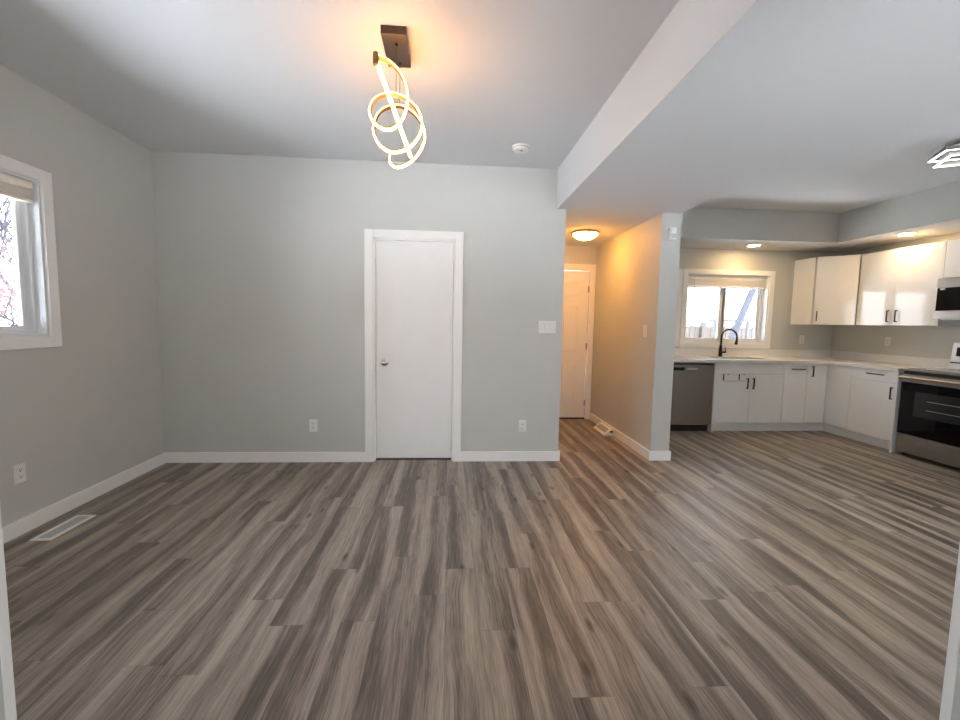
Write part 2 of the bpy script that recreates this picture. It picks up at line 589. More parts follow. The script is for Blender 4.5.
d2 = structure(empty('door_2', (1.5, YH, 0)))
mb = MB()
mb.box(D2[1], XH1 - 0.004, YH - 0.018, YH, 0, D2[3] + 0.085)
mb.box(XH0 + 0.001, D2[1], YH - 0.018, YH, D2[3], D2[3] + 0.085)
mb.build('casing', TRIM, d2, bevel=0.003)
mb = MB()
mb.box(D2[0] + 0.002, D2[1] - 0.004, YH + 0.016, YH + 0.045, 0.02, D2[3] - 0.004)
for (za, zb) in ((0.27, 0.77), (0.96, 1.58), (1.70, 1.90)):
    for (xa, xb) in ((1.21, 1.44), (1.55, 1.77)):
        # raised field inside a sunk moulding line
        mb.box(xa + 0.025, xb - 0.025, YH + 0.003, YH + 0.017, za + 0.025, zb - 0.025)
        for (p, q, r, s) in ((xa, xb, za, za + 0.012), (xa, xb, zb - 0.012, zb), (xa, xa + 0.012, za, zb), (xb - 0.012, xb, za, zb)):
            mb.box(p, q, YH + 0.001, YH + 0.017, r, s)
mb.build('slab', DOOR, d2, bevel=0.002)
for z in (0.23, 1.02, 1.80):
    h = MB().lathe([(0.007, z - 0.045), (0.007, z + 0.045)], (D2[1] - 0.006, YH - 0.006, 0), 'Z', 10)
    h.box(D2[1] - 0.02, D2[1] - 0.006, YH - 0.003, YH + 0.004, z - 0.042, z + 0.042)
    h.build('hinge', NICKEL, d2)
bx(D2[0], D2[1], YH - 0.01, YH + 0.1, 0.0, 0.018).build('sill', BRONZE, d2, bevel=0.004)


# ------------------------------------------------------------------ windows
def ring(mb, axis, d0, d1, u0, u1, v0, v1, w):
    for (a, b, c, d) in ((u0, u0 + w, v0, v1), (u1 - w, u1, v0, v1), (u0 + w, u1 - w, v0, v0 + w), (u0 + w, u1 - w, v1 - w, v1)):
        if axis == 'X':
            mb.box(d0, d1, a, b, c, d)
        else:
            mb.box(a, b, d0, d1, c, d)
    return mb


def slab_(axis, d0, d1, u0, u1, v0, v1):
    return bx(d0, d1, u0, u1, v0, v1) if axis == 'X' else bx(u0, u1, d0, d1, v0, v1)


def slider(name, axis, face, out, hole, casing_w, fr=0.03, sash=0.035, loc=(0, 0, 0), dep=0.085):
    """sliding window: `face` is the wall plane in the room, `out` the direction of outdoors (+1/-1) along `axis`"""
    root = structure(empty(name, loc))
    u0, u1, v0, v1 = hole
    ring(MB(), axis, face, face - out * 0.02, u0 - casing_w, u1 + casing_w, v0 - casing_w, v1 + casing_w, casing_w).build(
        'casing', TRIM, root, bevel=0.003)
    ring(MB(), axis, face, face + out * 0.165, u0, u1, v0, v1, 0.012).build('jamb', VINYL, root, bevel=0.001)
    a, b, c, d = u0 + 0.012, u1 - 0.012, v0 + 0.012, v1 - 0.012
    ring(MB(), axis, face + out * (dep + 0.000), face + out * (dep + 0.070), a, b, c, d, fr).build('frame', VINYL, root, bevel=0.003)
    a, b, c, d = a + fr, b - fr, c + fr, d - fr
    mid = (a + b) / 2
    meet = 0.058
    m1, m2 = MB(), MB()
    for mm, a0, a1, e0, e1 in ((m1, mid - meet, mid + sash / 2, dep + 0.007, dep + 0.03), (m2, mid - sash / 2, mid + meet, dep + 0.037, dep + 0.06)):
        q = (face + out * e0, face + out * e1, a0, a1, c, d)
        mm.box(*q) if axis == 'X' else mm.box(a0, a1, q[0], q[1], c, d)
    s1 = ring(m1, axis, face + out * (dep + 0.007), face + out * (dep + 0.030), a, mid + sash / 2, c, d, sash).build('sash', VINYL, root, bevel=0.003)
    slab_(axis, face + out * (dep + 0.017), face + out * (dep + 0.021), a + sash, mid - sash / 2, c + sash, d - sash).build('pane', GLASS, s1)
    s2 = ring(m2, axis, face + out * (dep + 0.037), face + out * (dep + 0.060), mid - sash / 2, b, c, d, sash).build('sash', VINYL, root, bevel=0.003)
    slab_(axis, face + out * (dep + 0.047), face + out * (dep + 0.051), mid + sash / 2, b - sash, c + sash, d - sash).build('pane', GLASS, s2)
    return root


slider('window_1', 'X', XL, -1, LW, 0.072, fr=0.02, sash=0.03, dep=0.055, loc=(XL, 2.14, 1.19))
w2 = slider('window_2', 'Y', YK, 1, KW, 0.068, fr=0.025, sash=0.03, loc=(3.84, YK, 1.095))
bx(KW[0] - 0.145, KW[0] - 0.073, YK - 0.014, YK, KW[2] - 0.05, KW[3] + 0.066).build('casing_board', TRIM, w2, bevel=0.003)
for k, f, YQ in ((3, FW, YF), (4, FV, YF), (5, EG, -1.6)):  # front and entry windows, out of view, added as daylight sources
    w = structure(empty('window_%d' % k, ((f[0] + f[1]) / 2, YQ, f[2])))
    ring(MB(), 'Y', YQ, YQ + 0.018, f[0] - 0.08, f[1] + 0.08, f[2] - 0.08, f[3] + 0.08, 0.08).build('casing', TRIM, w)
    ring(MB(), 'Y', YQ - 0.1, YQ - 0.05, *f, 0.05).build('frame', VINYL, w)
    bx(f[0] + 0.05, f[1] - 0.05, YQ - 0.078, YQ - 0.072, f[2] + 0.05, f[3] - 0.05).build('pane', GLASS, w)


w = structure(empty('window_6', (XR, (FP[0] + FP[1]) / 2, FP[2])))  # unseen window, added to let daylight in from the right
ring(MB(), 'X', XR - 0.018, XR, FP[0] - 0.08, FP[1] + 0.08, FP[2] - 0.08, FP[3] + 0.08, 0.08).build('casing', TRIM, w)
mb = ring(MB(), 'X', XR + 0.05, XR + 0.1, *FP, 0.06)
mb.box(XR + 0.05, XR + 0.1, (FP[0] + FP[1]) / 2 - 0.04, (FP[0] + FP[1]) / 2 + 0.04, FP[2] + 0.06, FP[3] - 0.06)
mb.build('frame', VINYL, w)
for a, b in ((FP[0] + 0.06, (FP[0] + FP[1]) / 2 - 0.04), ((FP[0] + FP[1]) / 2 + 0.04, FP[1] - 0.06)):
    bx(XR + 0.072, XR + 0.078, a, b, FP[2] + 0.06, FP[3] - 0.06).build('pane', GLASS, w)


# ------------------------------------------------------------------ blinds
def blind(name, label, axis, d, u0, u1, ztop, n, sl_h, wand=None):
    loc = (d, (u0 + u1) / 2, ztop) if axis == 'X' else ((u0 + u1) / 2, d, ztop)
    t = thing(name, label, 'blind', loc)
    slab_(axis, d - 0.024, d + 0.024, u0, u1, ztop - 0.042, ztop).build('headrail', CREAM, t, bevel=0.003)
    z = ztop - 0.05
    for k in range(n):
        slab_(axis, d - 0.024, d + 0.024, u0 + 0.006, u1 - 0.006, z - 0.0035, z).build('slat', CREAM, t)
        z -= sl_h
    slab_(axis, d - 0.025, d + 0.025, u0 + 0.004, u1 - 0.004, z - 0.022, z - 0.002).build('bottom_rail', CREAM, t, bevel=0.003)
    if wand:
        wu, wl_ = wand
        p = (wu, d - 0.03)
        MB().tube([(p[0], p[1], ztop - 0.04), (p[0] + 0.002, p[1] - 0.002, ztop - 0.04 - wl_)], 0.0035, 8).build('tilt_wand', GREYPAINT, t)
    return t


blind('window_blind', 'cream slatted blind raised to the top of the side window', 'X', XL - 0.045, LW[0] + 0.02, LW[1] - 0.02, LW[3] - 0.014, 10, 0.0055)
blind('window_blind.001', 'cream slatted blind raised above the kitchen sink window', 'Y', YK + 0.045, KW[0] + 0.02, KW[1] - 0.02, KW[3] - 0.014, 14, 0.0065,
      wand=(KW[0] + 0.11, 0.58))


# ------------------------------------------------------------------ pendant
coil = [(-0.351, 2.2, 2.555), (-0.3, 2.212, 2.547), (-0.254, 2.226, 2.513), (-0.225, 2.239, 2.469), (-0.21, 2.254, 2.41),
        (-0.228, 2.273, 2.333), (-0.263, 2.286, 2.285), (-0.319, 2.298, 2.264), (-0.375, 2.311, 2.297), (-0.408, 2.323, 2.354),
        (-0.393, 2.336, 2.42), (-0.34, 2.349, 2.459), (-0.286, 2.36, 2.47), (-0.225, 2.375, 2.454), (-0.176, 2.39, 2.417),
        (-0.152, 2.404, 2.368), (-0.156, 2.416, 2.317), (-0.193, 2.432, 2.259), (-0.253, 2.446, 2.226), (-0.319, 2.46, 2.218),
        (-0.388, 2.477, 2.267), (-0.42, 2.494, 2.344), (-0.394, 2.513, 2.44), (-0.343, 2.526, 2.481), (-0.278, 2.54, 2.498),
        (-0.226, 2.555, 2.481), (-0.174, 2.573, 2.441), (-0.148, 2.59, 2.389), (-0.152, 2.607, 2.328), (-0.2, 2.629, 2.258),
        (-0.265, 2.647, 2.216), (-0.322, 2.661, 2.21), (-0.351, 2.67, 2.243), (-0.347, 2.68, 2.285)]


def smooth_path(pts, sub=5):
    P = [Vector(p) for p in pts]
    for _ in range(1):                      # light relaxation
        P = [P[0]] + [(P[i - 1] + P[i] * 6 + P[i + 1]) / 8 for i in range(1, len(P) - 1)] + [P[-1]]
    out = []
    for i in range(len(P) - 1):
        p0, p1, p2, p3 = P[max(i - 1, 0)], P[i], P[i + 1], P[min(i + 2, len(P) - 1)]
        for k in range(sub):
            t = k / sub
            out.append(0.5 * ((2 * p1) + (p2 - p0) * t + (2 * p0 - 5 * p1 + 4 * p2 - p3) * t * t + (3 * p1 - p0 - 3 * p2 + p3) * t ** 3))
    out.append(P[-1])
    return out


def band(path, r0, r1, w, scale=1.0):
    """flat profile swept along the coil: radial range r0..r1, width w along the coil's axis"""
    mb = MB()
    n = len(path)
    for i, p in enumerate(path):
        t = (path[min(i + 1, n - 1)] - path[max(i - 1, 0)]).normalized()
        ax = Vector((0, 1, -0.12)).normalized()
        ax = (ax - t * ax.dot(t)).normalized()
        rad = ax.cross(t).normalized()
        c0, c1 = Vector((-0.315, 2.2, 2.42)), Vector((-0.285, 2.68, 2.345))     # the coil's own axis
        f = (p.y - c0.y) / (c1.y - c0.y)
        if rad.dot(p - c0.lerp(c1, f)) < 0:
            rad = -rad
        ring_ = [mb.bm.verts.new(p + rad * r + ax * a) for r, a in ((r0, -w / 2), (r1, -w / 2), (r1, w / 2), (r0, w / 2))]
        if i:
            for k in range(4):
                mb.bm.faces.new((last[k], last[(k + 1) % 4], ring_[(k + 1) % 4], ring_[k]))
        else:
            mb.bm.faces.new(ring_)
        last = ring_
    mb.bm.faces.new(list(reversed(last)))
    return mb


pend = thing('pendant_light', 'spiral glowing pendant light hanging by cables from a dark ceiling canopy', 'pendant light', (-0.28, 2.41, ZC))
bx(-0.343, -0.221, 2.268, 2.55, ZC - 0.04, ZC).build('canopy', CANOPY, pend, bevel=0.002)
path = smooth_path(coil)
# the coil's first point may lack curvature: orient its radial towards the outside
sp = band(path, 0.0, 0.0065, 0.013).build('spiral_diffuser', LED, pend)
band(path, -0.0035, 0.0, 0.026).build('spiral_profile', GOLD, pend)
MB().tube([(-0.347, 2.205, 2.528), (-0.23, 2.68, 2.274)], 0.009, 12).build('light_bar', LED, pend, smooth=True)
MB().lathe([(0.013, -0.027), (0.014, 0.0), (0.013, 0.027)], (-0.354, 2.2, 2.545), 'Z', 16).build('end_cap', GOLD, pend)
MB().lathe([(0.012, -0.012), (0.013, 0.0), (0.012, 0.012)], (-0.226, 2.684, 2.273), 'X', 16).build('end_cap', CANOPY, pend)
for (x, y, z1) in ((-0.277, 2.345, 2.478), (-0.276, 2.507, 2.505)):
    c = MB().tube([(x, y, ZC - 0.04), (x - 0.003, y + 0.02, z1)], 0.0013, 6).build('cable', BLACKMETAL, pend)
    MB().lathe([(0.008, -0.012), (0.008, 0)], (x, y, ZC - 0.04), 'Z', 12).build('cable_grip', CANOPY, c)

# ------------------------------------------------------------------ ceiling things
sd = thing('smoke_detector', 'round white smoke detector on the ceiling near the beam', 'smoke detector', (0.562, 3.64, ZC))
MB().lathe([(0.07, 0), (0.07, -0.012), (0.066, -0.016), (0.066, -0.02), (0.058, -0.036), (0.045, -0.04), (0.002, -0.041)], (0.562, 3.64, ZC), 'Z', 32).build(
    'housing', PLASTIC, sd, smooth=True)
MB().lathe([(0.012, 0), (0.012, -0.004)], (0.562, 3.615, ZC - 0.039), 'Z', 16).build('test_button', PLASTIC_GREY, sd)
MB().lathe([(0.067, -0.0155), (0.0671, -0.0195)], (0.562, 3.64, ZC), 'Z', 32).build('vent_slot', PLASTIC_GREY, sd)

hl = thing('ceiling_dome_light', 'lit frosted dome light on the hallway ceiling', 'ceiling light', (1.555, 5.07, ZL))
MB().lathe([(0.15, 0), (0.155, -0.006), (0.155, -0.018), (0.148, -0.022)], (1.555, 5.07, ZL), 'Z', 40).build('mounting_ring', NICKEL, hl, smooth=True)
MB().lathe([(0.142, -0.022), (0.14, -0.03), (0.125, -0.048), (0.1, -0.066), (0.065, -0.082), (0.03, -0.09), (0.002, -0.092)], (1.555, 5.07, ZL), 'Z', 40).build(
    'glass_bowl', DOME, hl, smooth=True)
for k in range(3):
    a = k * 2.094 + 0.5
    MB().lathe([(0.012, -0.035), (0.012, -0.02)], (1.555 + 0.147 * math.cos(a), 5.07 + 0.147 * math.sin(a), ZL), 'Z', 12).build('clip', NICKEL, hl)

for k, (x, y, lab) in enumerate(((3.925, 5.53, 'lit recessed downlight above the kitchen sink window'),
                                 (5.017, 4.60, 'lit recessed downlight above the double-door wall cabinet'))):
    t = thing('recessed_downlight' + ('' if k == 0 else '.001'), lab, 'downlight', (x, y, ZL), 'recessed downlights in the kitchen soffit')
    MB().lathe([(0.085, 0), (0.085, -0.004), (0.078, -0.006), (0.068, -0.004)], (x, y, ZL), 'Z', 32).build('trim_ring', PLASTIC, t, smooth=True)
    MB().lathe([(0.066, -0.002), (0.066, -0.0052)], (x, y, ZL), 'Z', 32).build('lens', CANLED, t)


def square_frame(v1, v2, side, z, w=0.02, h=0.035):
    v1, v2 = Vector((*v1, z)), Vector((*v2, z))
    e = (v2 - v1).normalized()
    n = Vector((-e.y, e.x, 0))
    if n.x < 0:
        n = -n
    P = [v1, v2, v2 + n * side, v1 + n * side]
    c = sum(P, Vector()) / 4
    mb = MB()
    vo, vi = [], []
    for zz in (z, z + h):
        vo.append([mb.bm.verts.new((p.x, p.y, zz)) for p in P])
        vi.append([mb.bm.verts.new((*(p + (c - p).normalized() * w * 1.414).xy, zz)) for p in P])
    for k in range(4):
        j = (k + 1) % 4
        mb.bm.faces.new((vo[0][k], vo[0][j], vi[0][j], vi[0][k]))
        mb.bm.faces.new((vo[1][k], vi[1][k], vi[1][j], vo[1][j]))
        mb.bm.faces.new((vo[0][k], vo[1][k], vo[1][j], vo[0][j]))
        mb.bm.faces.new((vi[0][k], vi[0][j], vi[1][j], vi[1][k]))
    return mb, c, P


kf = thing('ceiling_fixture', 'white ceiling light of overlapping square frames, cut by the photo edge', 'ceiling light', (3.93, 3.13, ZC))
mb, cA, PA = square_frame((3.774, 3.355), (3.643, 3.123), 0.3, 2.655)
fa = mb.build('square_frame', GREYPAINT, kf)
mb, cB, PB = square_frame((3.86, 3.39), (3.715, 3.15), 0.3, 2.63)
fb = mb.build('square_frame', GREYPAINT, kf)
for par, v1, v2, z in ((fa, (3.778, 3.353), (3.647, 3.121), 2.652), (fb, (3.864, 3.388), (3.719, 3.148), 2.627)):
    mb, _, _ = square_frame(v1, v2, 0.292, z, w=0.008, h=0.0028)
    mb.build('light_strip', COOLLED, par)
bx(3.80, 4.0, 3.06, 3.26, ZC - 0.03, ZC).build('ceiling_plate', PLASTIC, kf, bevel=0.004)
for (x, y) in ((3.82, 3.1), (3.9, 3.2), (3.95, 3.1)):
    bx(x - 0.006, x + 0.006, y - 0.1, y + 0.1, 2.69, ZC - 0.03).build('bracket', GREYPAINT, kf)


# ------------------------------------------------------------------ wall plates and sensors
def outlet(name, label, axis, face, u, z, sgn, w=0.072, h=0.115, cat='wall outlet', kind='outlet', n=1, group=None):
    """plate on a wall; sgn is the direction into the room along axis"""
    loc = (face, u, z) if axis == 'X' else (u, face, z)
    t = thing(name, label, cat, loc, group)
    slab_(axis, face, face + sgn * 0.008, u - w / 2, u + w / 2, z - h / 2, z + h / 2).build('cover_plate', PLASTIC, t, bevel=0.003)
    if kind == 'outlet':
        for dz in (-0.021, 0.021):
            s = slab_(axis, face + sgn * 0.007, face + sgn * 0.0105, u - 0.017, u + 0.017, z + dz - 0.0145, z + dz + 0.0145).build('socket', PLASTIC, t, bevel=0.004)
            mb = MB()
            for du in (-0.007, 0.007):
                a = (face + sgn * 0.0095, face + sgn * 0.0112, u + du - 0.0015, u + du + 0.0015, z + dz - 0.002, z + dz + 0.007)
                mb.box(*a) if axis == 'X' else mb.box(a[2], a[3], a[0], a[1], a[4], a[5])
            a = (face + sgn * 0.0095, face + sgn * 0.0112, u - 0.0025, u + 0.0025, z + dz - 0.010, z + dz - 0.005)
            mb.box(*a) if axis == 'X' else mb.box(a[2], a[3], a[0], a[1], a[4], a[5])
            mb.build('slots', SLOT, s)
    else:
        for k in range(n):
            uc = u + (k - (n - 1) / 2) * 0.046
            slab_(axis, face + sgn * 0.0075, face + sgn * 0.0088, uc - 0.0185, uc + 0.0185, z - 0.035, z + 0.035).build('switch_bezel', PLASTIC_LINE, t)
            slab_(axis, face + sgn * 0.008, face + sgn * 0.0125, uc - 0.0165, uc + 0.0165, z - 0.033, z + 0.033).build('rocker', PLASTIC, t, bevel=0.002)
    return t


outlet('wall_outlet', 'white duplex outlet low on the wall below the side window', 'X', XL, 2.765, 0.372, 1)
outlet('wall_outlet.001', 'white outlet low on the back wall, left of the closet door', 'Y', YB, -1.238, 0.345, -1)
outlet('wall_outlet.002', 'white outlet low on the back wall, below the triple switch', 'Y', YB, 0.716, 0.343, -1)
outlet('wall_outlet.003', 'white outlet above the counter, right of the kitchen window', 'Y', YK, 4.963, 1.165, -1)
outlet('wall_outlet.004', 'white outlet above the counter, below the double-door wall cabinet', 'X', XR, 5.085, 1.18, -1)
outlet('light_switch', 'white triple rocker switch plate beside the hallway opening', 'Y', YB, 0.927, 1.293, -1, w=0.165, h=0.115, cat='light switch', kind='switch', n=3)
outlet('light_switch.001', 'white single switch plate on the hallway partition wall', 'X', XH1, 4.345, 1.268, -1, w=0.075, h=0.118, cat='light switch', kind='switch', n=1)

ms = thing('motion_sensor', 'small white motion sensor high on the partition end', 'sensor', (2.09, YB, 2.185))
MB().prism([(2.055, YB), (2.058, YB - 0.035), (2.075, YB - 0.048), (2.105, YB - 0.048), (2.122, YB - 0.035), (2.125, YB)], 'Z', 2.13, 2.243).build('housing', PLASTIC, ms, bevel=0.005)
bx(2.066, 2.114, YB - 0.0495, YB - 0.046, 2.145, 2.185).build('lens', PLASTIC_LINE, ms, bevel=0.001)


# ------------------------------------------------------------------ floor registers
fv = thing('floor_vent', 'white slotted floor vent on the planks beside the left baseboard', 'floor vent', (-2.379, 2.83, 0))
mb = MB()
ring(mb.__class__(), 'X', 0, 0, 0, 0, 0, 0, 0).bm.free()
vx0, vx1, vy0, vy1 = -2.441, -2.321, 2.66, 3.0
for (a, b, c, d) in ((vx0, vx0 + 0.022, vy0, vy1), (vx1 - 0.022, vx1, vy0, vy1), (vx0 + 0.022, vx1 - 0.022, vy0, vy0 + 0.022), (vx0 + 0.022, vx1 - 0.022, vy1 - 0.022, vy1)):
    mb.box(a, b, c, d, 0, 0.006)
mb.build('frame', PLASTIC, fv, bevel=0.002)
mb = MB()
for k in range(28):
    y = vy0 + 0.028 + k * 0.0105
    mb.box(vx0 + 0.02, vx1 - 0.02, y, y + 0.0062, 0.001, 0.0045)
mb.build('louvres', PLASTIC_LINE, fv)  # grey tone puts the shading of the white slats into their colour
bx(vx0 + 0.02, vx1 - 0.02, vy0 + 0.02, vy1 - 0.02, 0.0, 0.0012).build('duct_opening', PLASTIC_GREY, fv)

bv = thing('baseboard_register', 'white metal register box on the hallway floor against the baseboard', 'floor vent', (1.92, 5.26, 0))
xb = XH1 - BT
MB().prism([(xb, 0), (1.865, 0), (1.862, 0.012), (1.885, 0.02), (1.955, 0.075), (xb, 0.078)], 'Y', 5.035, 5.44).build('cover', PLASTIC, bv, bevel=0.003)
mb = MB()
for k in range(14):
    y = 5.09 + k * 0.023
    mb.prism([(1.8925, 0.0275), (1.945, 0.0685), (1.944, 0.0705), (1.8915, 0.0295)], 'Y', y, y + 0.006)
mb.build('louvre_slots', PLASTIC_GREY, bv)
bx(1.935, 1.972, 5.028, 5.036, 0.04, 0.06).build('damper_lever', SLOT, bv)


# ------------------------------------------------------------------ kitchen: base units
def pull(parent, axis, face, sgn, u0, u1, z0, z1, t=0.011, d=0.03, material=None, name='handle'):
    """square bar pull: vertical if z-range is the long one"""
    mb = MB()

    def b(d0, d1, a, c, e, f):
        (mb.box(d0, d1, a, c, e, f) if axis == 'X' else mb.box(a, c, d0, d1, e, f))
    if z1 - z0 > u1 - u0:
        b(face, face + sgn * d, u0, u1, z0, z0 + t)
        b(face, face + sgn * d, u0, u1, z1 - t, z1)
        b(face + sgn * (d - t), face + sgn * d, u0, u1, z0, z1)
    else:
        b(face, face + sgn * d, u0, u0 + t, z0, z1)
        b(face, face + sgn * d, u1 - t, u1, z0, z1)
        b(face + sgn * (d - t), face + sgn * d, u0, u1, z0, z1)
    o = mb.build(name, material or BLACKMETAL, parent, bevel=0.0015)
    o['label'] = 'black square bar pull'
    return o


FY = 5.23       # door fronts of the back run
FX = 4.81       # door fronts of the right run
ZB, ZT = 0.115, 0.876
G = 0.0015


def front(parent, name, axis, face, u0, u1, z0, z1, sgn=1):
    """door or drawer front 20 mm thick; sgn: direction from the face into the cabinet"""
    return slab_(axis, face, face + sgn * 0.02, u0 + G, u1 - G, z0 + G, z1 - G).build(name, GLOSS, parent, bevel=0.0015)


# dishwasher
dw = thing('dishwasher', 'stainless dishwasher under the counter at the partition end', 'dishwasher', (2.99, 5.5, 0))
bx(2.692, 3.288, 5.25, 5.82, 0.09, 0.862).build('tub', GREYPAINT, dw)
dd = bx(2.69, 3.29, 5.2, 5.25, 0.105, 0.848).build('door', STEEL, dw, bevel=0.004)
bx(2.765, 2.905, 5.1965, 5.201, 0.779, 0.818).build('display', BLACKGLASS, dd)
pk = bx(2.94, 3.075, 5.1965, 5.201, 0.778, 0.812).build('pocket_handle', GREYPAINT, dd)
bx(2.942, 3.073, 5.195, 5.1975, 0.776, 0.783).build('lip', BLACKPLASTIC, pk)
bx(2.692, 3.288, 5.27, 5.29, 0.004, 0.1).build('kick_plate', BLACKPLASTIC, dw)
bx(2.69, 3.29, 5.215, 5.25, 0.85, 0.862).build('top_strip', BLACKPLASTIC, dw)
for x in (2.73, 3.25):
    MB().lathe([(0.016, 0), (0.016, 0.012), (0.008, 0.014), (0.008, 0.1)], (x, 5.32, 0), 'Z', 12).build('foot', BLACKPLASTIC, dw)

ep = tag(bx(3.297, 3.322, 5.2, 5.86, 0.0, 0.876).build('end_panel', GLOSS, bevel=0.001), 'white upright end panel between dishwasher and sink cabinet', 'panel')
ep2 = tag(bx(2.24, 2.685, 5.22, 5.24, 0.0, 0.876).build('filler_panel', GLOSS, bevel=0.001), 'white filler panel between the partition and the dishwasher', 'panel')

# sink base cabinet
sc = thing('sink_cabinet', 'white double-door cabinet under the kitchen sink', 'cabinet', (3.78, 5.5, 0))
mb = MB()
mb.box(3.325, 3.343, FY + 0.021, 5.85, 0.11, 0.876)
mb.box(4.213, 4.229, FY + 0.021, 5.85, 0.11, 0.876)
mb.box(3.343, 4.213, FY + 0.021, 5.85, 0.11, 0.128)
mb.box(3.343, 4.213, 5.832, 5.85, 0.128, 0.876)
mb.build('body', CARCASS, sc)
front(sc, 'false_front', 'Y', FY, 3.326, 4.231, 0.738, ZT)
a = front(sc, 'door', 'Y', FY, 3.326, 3.784, ZB, 0.738)
pull(a, 'Y', FY, -1, 3.738, 3.75, 0.555, 0.69)
a = front(sc, 'door', 'Y', FY, 3.784, 4.231, ZB, 0.738)
pull(a, 'Y', FY, -1, 3.818, 3.83, 0.555, 0.69)
bx(3.326, 4.231, 5.285, 5.3, 0.0, 0.112).build('toe_kick', KICK, sc)

# over-door towel bar on the sink cabinet door
tb = thing('towel_bar', 'small towel bar hooked over the sink cabinet door by dark straps', 'towel bar', (3.55, FY, 0.69))
for x in (3.427, 3.63):
    s = bx(x, x + 0.014, FY - 0.004, FY - 0.001, 0.655, 0.7355).build('strap', BLACKMETAL, tb)
    bx(x, x + 0.014, FY - 0.03, FY - 0.004, 0.652, 0.662).build('arm', BLACKMETAL, s)
    bx(x + 0.055, x + 0.082, FY - 0.006, FY - 0.001, 0.729, 0.7355).build('hook_end', BLACKMETAL, s)
MB().tube([(3.415, FY - 0.032, 0.657), (3.70, FY - 0.032, 0.657)], 0.007, 10).build('bar', WOODY, tb, smooth=True)

# pull-out cabinet and corner cabinet
pc = thing('pull_out_cabinet', 'narrow white base cabinet with a horizontal pull', 'cabinet', (4.384, 5.5, 0))
bx(4.233, 4.535, FY + 0.021, 5.85, 0.11, 0.876).build('body', CARCASS, pc)
a = front(pc, 'front_panel', 'Y', FY, 4.231, 4.537, ZB, ZT)
pull(a, 'Y', FY, -1, 4.325, 4.497, 0.803, 0.815)
bx(4.231, 4.537, 5.285, 5.3, 0.0, 0.112).build('toe_kick', KICK, pc)

cc = thing('corner_base_cabinet', 'white corner base cabinet whose door has a vertical pull near its top left', 'cabinet', (4.95, 5.5, 0))
mb = MB()
mb.prism([(4.539, FY + 0.021), (FX + 0.021, FY + 0.021), (FX + 0.021, 4.903), (5.42, 4.903), (5.42, 5.85), (4.539, 5.85)], 'Z', 0.11, 0.876)
mb.build('body', CARCASS, cc)
a = front(cc, 'door', 'Y', FY, 4.537, FX - 0.002, ZB, ZT)
pull(a, 'Y', FY, -1, 4.595, 4.607, 0.715, 0.85)
front(cc, 'side_panel', 'X', FX, 4.902, FY + 0.018, ZB, ZT)
bx(4.537, 4.872, 5.285, 5.3, 0.0, 0.112).build('toe_kick', KICK, cc)
bx(4.872, 4.887, 4.902, 5.285, 0.0, 0.112).build('toe_kick', KICK, cc)

dc = thing('drawer_cabinet', 'white base cabinet with drawer above a door beside the range', 'cabinet', (5.1, 4.62, 0))
bx(FX + 0.021, 5.42, 4.36, 4.9, 0.11, 0.876).build('body', CARCASS, dc)
a = front(dc, 'drawer', 'X', FX, 4.36, 4.902, 0.748, ZT)
pull(a, 'X', FX, -1, 4.50, 4.69, 0.82, 0.832)
a = front(dc, 'door', 'X', FX, 4.36, 4.902, ZB, 0.748)
pull(a, 'X', FX, -1, 4.39, 4.402, 0.572, 0.705)
bx(4.872, 4.887, 4.36, 4.902, 0.0, 0.112).build('toe_kick', KICK, dc)
tag(bx(4.795, 5.42, 4.337, 4.357, 0.0, 0.876).build('end_panel', GLOSS, bevel=0.001), 'white upright end panel between drawer cabinet and range', 'panel')

# worktop with upstand
mb = MB()
SK = (3.42, 4.12, 5.33, 5.70)                 # sink opening
CT0, CT1 = 0.88, 0.918
cx0, cy0 = XP + 0.002, 5.195
mb.box(cx0, SK[0], cy0, YK - 0.001, CT0, CT1)
mb.box(SK[0], SK[1], cy0, SK[2], CT0, CT1)
mb.box(SK[0], SK[1], SK[3], YK - 0.001, CT0, CT1)
mb.box(SK[1], XR - 0.001, cy0, YK - 0.001, CT0, CT1)
mb.box(4.785, XR - 0.001, 4.335, cy0, CT0, CT1)
wt = tag(mb.build('worktop', QUARTZ), 'white L-shaped kitchen worktop with short upstand running to the range', 'worktop')
mb = MB()
mb.box(cx0, XR - 0.001, YK - 0.02, YK - 0.001, CT1, 1.018)
mb.box(XR - 0.02, XR - 0.001, 4.335, YK - 0.02, CT1, 1.018)
mb.build('upstand', QUARTZ, wt)
sk = thing('kitchen_sink', 'steel sink bowl sunk in the worktop below the window', 'sink', (3.77, 5.5, 0.7))
mb = MB()
a, b, c, d = SK
mb.box(a - 0.015, b + 0.015, c - 0.015, d + 0.015, 0.68, 0.684)
for (p, q, r, s) in ((a - 0.018, a - 0.002, c - 0.018, d + 0.018), (b + 0.002, b + 0.018, c - 0.018, d + 0.018),
                     (a - 0.018, b + 0.018, c - 0.018, c - 0.002), (a - 0.018, b + 0.018, d + 0.002, d + 0.018)):
    mb.box(p, q, r, s, 0.68, 0.8795)
mb.build('bowl', STEELH, sk)
MB().lathe([(0.045, 0.684), (0.045, 0.687), (0.02, 0.686)], (3.77, 5.5, 0), 'Z', 24).build('drain', NICKEL, sk)

